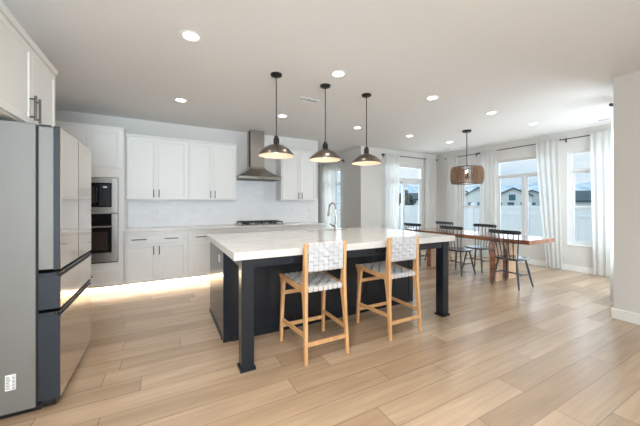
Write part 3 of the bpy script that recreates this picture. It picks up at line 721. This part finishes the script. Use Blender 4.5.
# ------------------------------------------------------------------ pendants over the island
def pendant(x, label):
    t = thing('pendant_lamp', label, 'pendant lamp', (x, 3.033, 0), 0, 'metal dome pendants over the island')
    MB().lathe([(.001, 2.712), (.045, 2.713), (.062, 2.722), (.064, 2.7395), (.001, 2.7395)], n=28).build('canopy', 'pend_dark', t, smooth=True)
    MB().tube([(0, 0, 2.03), (0, 0, 2.716)], .0055, 10).build('stem', 'pend_dark', t, smooth=True)
    MB().lathe([(.001, 2.055), (.018, 2.055), (.026, 2.035), (.033, 2.02), (.033, 1.965), (.040, 1.955), (.001, 1.955)], n=24).build('socket', 'pend_dark', t, smooth=True)
    o = [(.030, 1.965), (.055, 1.958), (.085, 1.945), (.115, 1.927), (.145, 1.905), (.168, 1.882), (.179, 1.868), (.181, 1.862), (.190, 1.857), (.194, 1.848), (.195, 1.838)]
    MB().lathe(o+[(.1935, 1.838)]+[(r-.0015, z-.001) for r, z in reversed(o[:-1])], n=48).build('shade', 'pend', t, smooth=True)
    MB().lathe([(r-.0035, z-.003) for r, z in o], n=48).build('shade_lining', 'lining', t, smooth=True)
    MB().lathe([(.001, 1.95), (.014, 1.95), (.016, 1.93), (.028, 1.905), (.03, 1.89), (.024, 1.87), (.001, 1.862)], n=20).build('bulb', 'bulb', t, smooth=True)
    d = bpy.data.lights.new('bulb_light', 'POINT'); d.energy = .6; d.color = (1, .80, .58); d.shadow_soft_size = .03
    l = bpy.data.objects.new('bulb_light', d); COL.objects.link(l); l.parent = t; l.location = (0, 0, 1.845)
pendant(1.092, 'metal dome pendant lamp nearest the refrigerator, over the near stool')
pendant(1.717, 'middle metal dome pendant lamp over the island')
pendant(2.340, 'metal dome pendant lamp nearest the dining table')

# dining drum pendant
t = thing('drum_pendant', 'round drum pendant of weathered wood slats over the dining table', 'pendant lamp', (5.19, 3.56, 0))
MB().lathe([(.001, 2.70), (.07, 2.702), (.078, 2.71), (.078, 2.7395), (.001, 2.7395)], n=28).build('canopy', 'pend_dark', t, smooth=True)
MB().tube([(0, 0, 1.90), (0, 0, 2.71)], .008, 10).build('stem', 'pend_dark', t, smooth=True)
b = MB(); ns = 64
for k in range(ns):
    a = 2*PI*k/ns; ca, sa = math.cos(a), math.sin(a); w = .0035
    rg = lambda z, r_, d_: [(r_*ca-w*sa, r_*sa+w*ca, z), (r_*ca+w*sa, r_*sa-w*ca, z), ((r_-d_)*ca+w*sa, (r_-d_)*sa-w*ca, z), ((r_-d_)*ca-w*sa, (r_-d_)*sa+w*ca, z)]
    b.loft([rg(1.705, .274, .030), rg(1.74, .287, .042), rg(1.80, .296, .050), rg(1.86, .299, .052), rg(1.92, .296, .050), rg(1.98, .287, .042), rg(2.018, .274, .030)])
b.build('slat_drum', 'drum', t)
for z in (1.70, 2.012): MB().lathe([(.246, z), (.272, z), (.272, z+.012), (.246, z+.012), (.246, z)], n=48).build('hoop', 'rod', t)
b = MB()
for k in range(3): b.beam((0, 0, 1.99), (.250*math.cos(2*PI*k/3), .250*math.sin(2*PI*k/3), 2.018), .012, .006)
b.build('spider_arm', 'rod', t)
for k in range(4):
    a = PI/4+k*PI/2; x, y = .09*math.cos(a), .09*math.sin(a)
    q = MB().tube([(0, 0, 1.92), (x*.6, y*.6, 1.80), (x, y, 1.795), (x, y, 1.82)], .005, 8).cyl((x, y, 0), .011, 1.81, 1.90, 12).build('candle_arm', 'rod', t, smooth=True)
    MB().lathe([(.001, 1.90), (.009, 1.905), (.016, 1.925), (.012, 1.95), (.002, 1.975)], (x, y, 0), 14).build('bulb', 'bulb', q, smooth=True)
d = bpy.data.lights.new('bulb_light', 'POINT'); d.energy = 2; d.color = (1, .88, .74); d.shadow_soft_size = .08
l = bpy.data.objects.new('bulb_light', d); COL.objects.link(l); l.parent = t; l.location = (0, 0, 1.75)

# ------------------------------------------------------------------ recessed lights and vents
t0 = None; bay = None
for x, y, l in ((.201, 2.695, 'recessed ceiling light closest above the refrigerator'), (1.692, 2.695, 'recessed ceiling light above the middle pendant'), (.201, 4.41, 'recessed ceiling light over the aisle by the oven tower'), (1.692, 4.41, 'recessed ceiling light in front of the range hood'), (3.19, 4.41, 'recessed ceiling light behind the third dome pendant'), (3.19, 2.695, 'recessed ceiling light between the third dome pendant and the drum pendant'), (4.533, 2.695, 'recessed ceiling light just in front of the drum pendant'), (4.533, 4.41, 'recessed ceiling light before the sliding glass door'), (5.80, 4.41, 'recessed ceiling light near the far corner of the dining bay'), (5.80, 2.695, 'recessed ceiling light close to the bay windows, right of the drum pendant')):
    if t0 is None:
        t0 = thing('recessed_light', l, 'ceiling light', (x, y, CH), 0, 'recessed ceiling lights')
        MB().lathe([(.060, -.001), (.066, -.006), (.085, -.006), (.088, -.0005), (.060, -.0005)], n=32).build('trim_ring', 'trim', t0, smooth=True)
        MB().lathe([(.001, -.0035), (.061, -.0035), (.061, -.0008), (.001, -.0008)], n=32).build('lens', 'lens', t0, smooth=True)
        area('downlight', (0, 0, -.012), (0, 0, 0), .12, .12, 2.7, (1, .94, .85), t0, 'DISK', 150)
        tt = t0
    else:
        tt = dup(t0, (x, y, CH), None, l)
        if x < 3 and y > 4:
            for ch in tt.children:
                if ch.type == 'LIGHT': ch.data = ch.data.copy(); ch.data.energy = 1.2
        if x > 3:
            for ch in tt.children:
                if ch.type == 'LIGHT':
                    if bay is None: bay = ch.data.copy(); bay.energy = 1.0; bay.color = (1, .97, .93)
                    ch.data = bay
def vent(x, y, label, w=.30, d=.12, rz=0):
    t = thing('ceiling_vent', label, 'vent', (x, y, CH), rz, 'ceiling air vents')
    b = MB(); frame_ring(b, -w/2, w/2, -d/2, d/2, .016, lambda u, v, q: (u, v, -q), .0005, .009); b.build('frame', 'trim', t)
    MB().box(-w/2+.01, w/2-.01, -d/2+.01, d/2-.01, -.0012, -.0006).build('backing', 'gap', t)
    for s in (0, 1):
        b = MB()
        for k in range(7):
            y0 = -d/2+.022+k*(d-.044)/6
            b.beam((-.13 if s == 0 else .006, y0, -.005), (-.006 if s == 0 else .13, y0, -.005), .003 if s == 0 else .0135, .0015, up=(0, .3 if s == 0 else -.3, .95))
        b.build('slats', 'trim', t)
vent(1.745, 3.56, 'rectangular ceiling vent between the first two dome pendants')
vent(6.46, 4.99, 'ceiling vent in the far corner of the dining bay')
vent(6.57, 2.05, 'ceiling vent above the window nearest the grey wall', rz=R(90))

# ------------------------------------------------------------------ dining table and chairs
t = thing('dining_table', 'long walnut slab dining table on paired post legs in the bay', 'table', (5.2, 3.535, 0))
b = MB()
def edge(s, v): return .40+.012*math.sin(v*7+s)+.006*math.sin(v*19+2*s)
rings = []
for k in range(25):
    v = -1.245+2.49*k/24
    l_, r_ = -edge(1, v), edge(2.5, v)
    rings.append([(l_+.02, v, .683), (r_-.02, v, .683), (r_, v, .70), (r_, v, .745), (r_-.004, v, .75), (l_+.004, v, .75), (l_, v, .745), (l_, v, .70)])
b.loft(rings).build('tabletop', 'walnut', t)
for yy in (-.67, .65):
    for xx, w in ((-.235, .20), (.165, .22)):
        q = MB().box(xx-w/2+.0, xx+w/2, yy-.045, yy+.045, 0, .683, .006).build('leg', 'pale_wood', t)
        MB().box(xx-w/2-.02, xx-w/2+.004, yy-.045, yy+.045, 0, .683, .003).build('leg_edge', 'walnut', q)
    bo = MB()
    for z in (.25, .52): bo.lathe([(.001, -.006), (.016, -.006), (.016, 0), (.001, 0)], n=12)
    bo.bm.free()
    for z in (.22, .52):
        MB().tube([(-.365, yy, z), (-.352, yy, z)], .016, 12).build('bolt', 'black', t)
    MB().box(-.135, .055, yy-.03, yy+.03, .60, .683, .004).build('cross_rail', 'walnut', t)
def windsor(loc, rz, label):
    t = thing('windsor_chair', label, 'chair', loc, rz, 'charcoal spindle-back chairs at the dining table')
    # faces +X
    b = MB(); n = 28; top = []; bot = []
    def outline(a):
        x, y = .215*math.cos(a), .22*math.sin(a)
        k = 1/(abs(math.cos(a))**3.2+abs(math.sin(a))**3.2)**(1/3.2)
        return x*k, y*k*(1 if x > 0 else .94)
    rings = []
    for sc, z in ((.86, .425), (.97, .437), (1, .447), (.985, .458), (.9, .461), (.55, .452), (.2, .449)):
        rings.append([(sc*outline(2*PI*k/n)[0]-.02, sc*outline(2*PI*k/n)[1], z) for k in range(n)])
    b.loft(rings).build('seat', 'windsor', t, smooth=True)
    for sx in (-1, 1):
        for sy in (-1, 1):
            p0 = Vector((-.02+sx*.125, sy*.135, .435)); p1 = Vector((-.015+sx*.20, sy*.205, 0))
            MB().tube([p0, p0.lerp(p1, .45), p1], [.013, .0175, .011], 12).build('leg', 'windsor', t, smooth=True)
    zc = .20; f_ = 1-zc/.435
    px = lambda sx: -.02+sx*.125+(.005+sx*.075)*f_
    py = .135+.07*f_
    for sy in (-1, 1): MB().tube([(px(-1), sy*py, zc), (0, sy*py, zc+.004), (px(1), sy*py, zc)], [.008, .012, .008], 10).build('stretcher', 'windsor', t, smooth=True)
    MB().tube([(-.01, -py, zc), (-.01, 0, zc+.003), (-.01, py, zc)], [.008, .012, .008], 10).build('stretcher', 'windsor', t, smooth=True)
    rail = lambda y: -.268+.045*(y/.24)**2
    rr = []
    for k in range(17):
        y = -.24+.48*k/16; x = rail(y); h = .037 if abs(y) < .225 else .024
        rr.append([(x-.010, y, .862-h+.012), (x+.010, y, .862-h+.012), (x+.008, y, .862+h), (x-.012, y, .862+h)])
    MB().loft(rr).build('top_rail', 'windsor', t, bevel=.004)
    for k in range(7):
        u = (k-3)/3
        y0, y1 = u*.165, u*.212
        x0 = -.195+.02*abs(u); MB().tube([(x0, y0, .452), (x0+(rail(y1)-x0)*.5-.006, (y0+y1)/2, .65), (rail(y1), y1, .850)], [.007, .0095, .0065], 10).build('spindle', 'windsor', t, smooth=True)
    return t
c0 = windsor((4.905, 2.575, 0), 0, 'charcoal spindle-back chair at the near end of the table, closest to the camera')
dup(c0, (4.905, 3.525, 0), 0, 'charcoal spindle-back chair seen behind the island corner post, middle of its side')
dup(c0, (4.905, 4.475, 0), 0, 'charcoal spindle-back chair furthest along the kitchen side, in front of the sliding door')
dup(c0, (5.47, 3.52, 0), PI, 'charcoal spindle-back chair on the window side, back to the wide window')
dup(c0, (5.47, 4.47, 0), PI, 'charcoal spindle-back chair on the window side, back to the far corner window')

# ------------------------------------------------------------------ curtain rods and curtains
def rod(p0, p1, wall_dir, label, so=.088):
    p0 = Vector(p0); p1 = Vector(p1); d = (p1-p0).normalized(); wd = Vector(wall_dir)
    t = thing('curtain_rod', label, 'curtain rod', p0, 0, 'dark curtain rods')
    L = p1-p0; o = Vector((0, 0, 0))
    MB().tube([o, L], .0085, 10).build('rod', 'rod', t, smooth=True)
    for q, s in ((o, -1), (L, 1)): MB().tube([q, q+d*s*.045], [.019, .019], 12).build('finial', 'rod', t, smooth=True)
    for q in (o+d*.06, L-d*.06): MB().tube([q, q+wd*so], .008, 8).tube([q+wd*(so-.006)+Vector((0, 0, -.05)), q+wd*(so-.006)+Vector((0, 0, .03))], .012, 8).build('bracket', 'rod', t, smooth=True)
    return t
RZ = 2.572; RX = XR-.09
rod((RX, 5.34, RZ), (RX, 4.46, RZ), (1, 0, 0), 'dark curtain rod nearest the far corner of the bay wall')
rod((RX, 4.36, RZ), (RX, 2.86, RZ), (1, 0, 0), 'dark curtain rod over the wide middle bay window')
rod((RX, 2.73, RZ), (RX, 1.70, RZ), (1, 0, 0), 'dark curtain rod over the bay window nearest the grey wall')
rod((4.90, YD-.09, RZ), (6.86, YD-.09, RZ), (0, 1, 0), 'dark curtain rod over the sliding glass door')
rod((4.17, 6.44, 2.475), (4.17, 7.72, 2.475), (1, 0, 0), 'dark curtain rod in the passage past the kitchen')
rod((5.06, SY+.172, RZ), (6.70, SY+.172, RZ), (0, -1, 0), 'dark curtain rod on the end wall, only its tip showing past the grey wall', so=.17)
def curtain(p0, p1, label, z1=None, z0=.03, folds=4, amp=.019, seed=0, spread=(0, 0), side=1):
    # sheet hanging from rod between p0 and p1 (2D); spread = extra width at the bottom on both ends
    z1 = RZ+.03 if z1 is None else z1
    p0 = Vector((*p0, 0)); p1 = Vector((*p1, 0)); d = (p1-p0); L = d.length; d /= L; n = Vector((-d.y, d.x, 0)); rnd = random.Random(seed)
    nu, nv = folds*12, 22; b = MB(); G = []; ph = [rnd.uniform(-.6, .6) for _ in range(folds+1)]; am = [rnd.uniform(.65, 1.1) for _ in range(folds+1)]
    for i in range(nu+1):
        u = i/nu; row = []
        k = min(int(u*folds), folds-1)
        f = u*folds-k
        pj = ph[k]*(1-f)+ph[k+1]*f; aj = am[k]*(1-f)+am[k+1]*f
        for j in range(nv+1):
            v = j/nv; z = z1+(z0-z1)*v
            ew = v**1.3
            s = u*L*1.0-(1-u)*spread[0]*ew+u*spread[1]*ew
            top = max(0, 1-v/.05)
            a = side*(.012+.011*top+.010*(1-top))+amp*aj*min(1, .16+v*9)*(.6+.4*v)*math.sin(2*PI*folds*u+pj*2*v+.5*math.sin(3*v+seed))*(.35 if v < .04 else 1)
            q = p0+d*(s+.010*math.sin(4*PI*folds*u)*v)+n*a
            row.append(b.bm.verts.new((q.x, q.y, z)))
        G.append(row)
    for i in range(nu):
        for j in range(nv): b.bm.faces.new((G[i][j], G[i+1][j], G[i+1][j+1], G[i][j+1]))
    o = b.build('sheer_curtain', 'sheer', smooth=True)
    return tag(o, label, 'curtain', 'white sheer curtains')
curtain((RX, 5.34), (RX, 4.98), 'white sheer curtain beside the far bay corner, left of the narrow window', folds=3, seed=1, side=-1)
curtain((RX, 4.36), (RX, 3.96), 'white sheer curtain right behind the drum pendant', folds=4, seed=2, side=-1, spread=(.04, -.02))
curtain((RX, 3.15), (RX, 2.735), 'white sheer curtain between the wide bay window and the narrow near one', folds=4, seed=3, side=-1, spread=(-.20, .05))
curtain((RX, 2.27), (RX, 1.73), 'white sheer curtain right of the window nearest the grey wall', folds=5, seed=4, side=-1, spread=(-.05, 0))
curtain((4.95, YD-.09), (5.44, YD-.09), 'white sheer curtain on the left of the sliding glass door', folds=4, seed=5, side=-1, spread=(0, -.06))
curtain((6.42, YD-.09), (6.82, YD-.09), 'white sheer curtain on the right of the sliding glass door', folds=4, seed=6, side=-1)
curtain((4.17, 7.70), (4.17, 6.66), 'white sheer curtain over the passage window, seen past the kitchen counter', z1=2.505, folds=6, seed=7, amp=.02, side=-1)
curtain((5.16, SY+.172), (5.75, SY+.172), 'white sheer curtain edge hanging behind the corner of the grey wall', folds=5, seed=8, amp=.036, side=1)
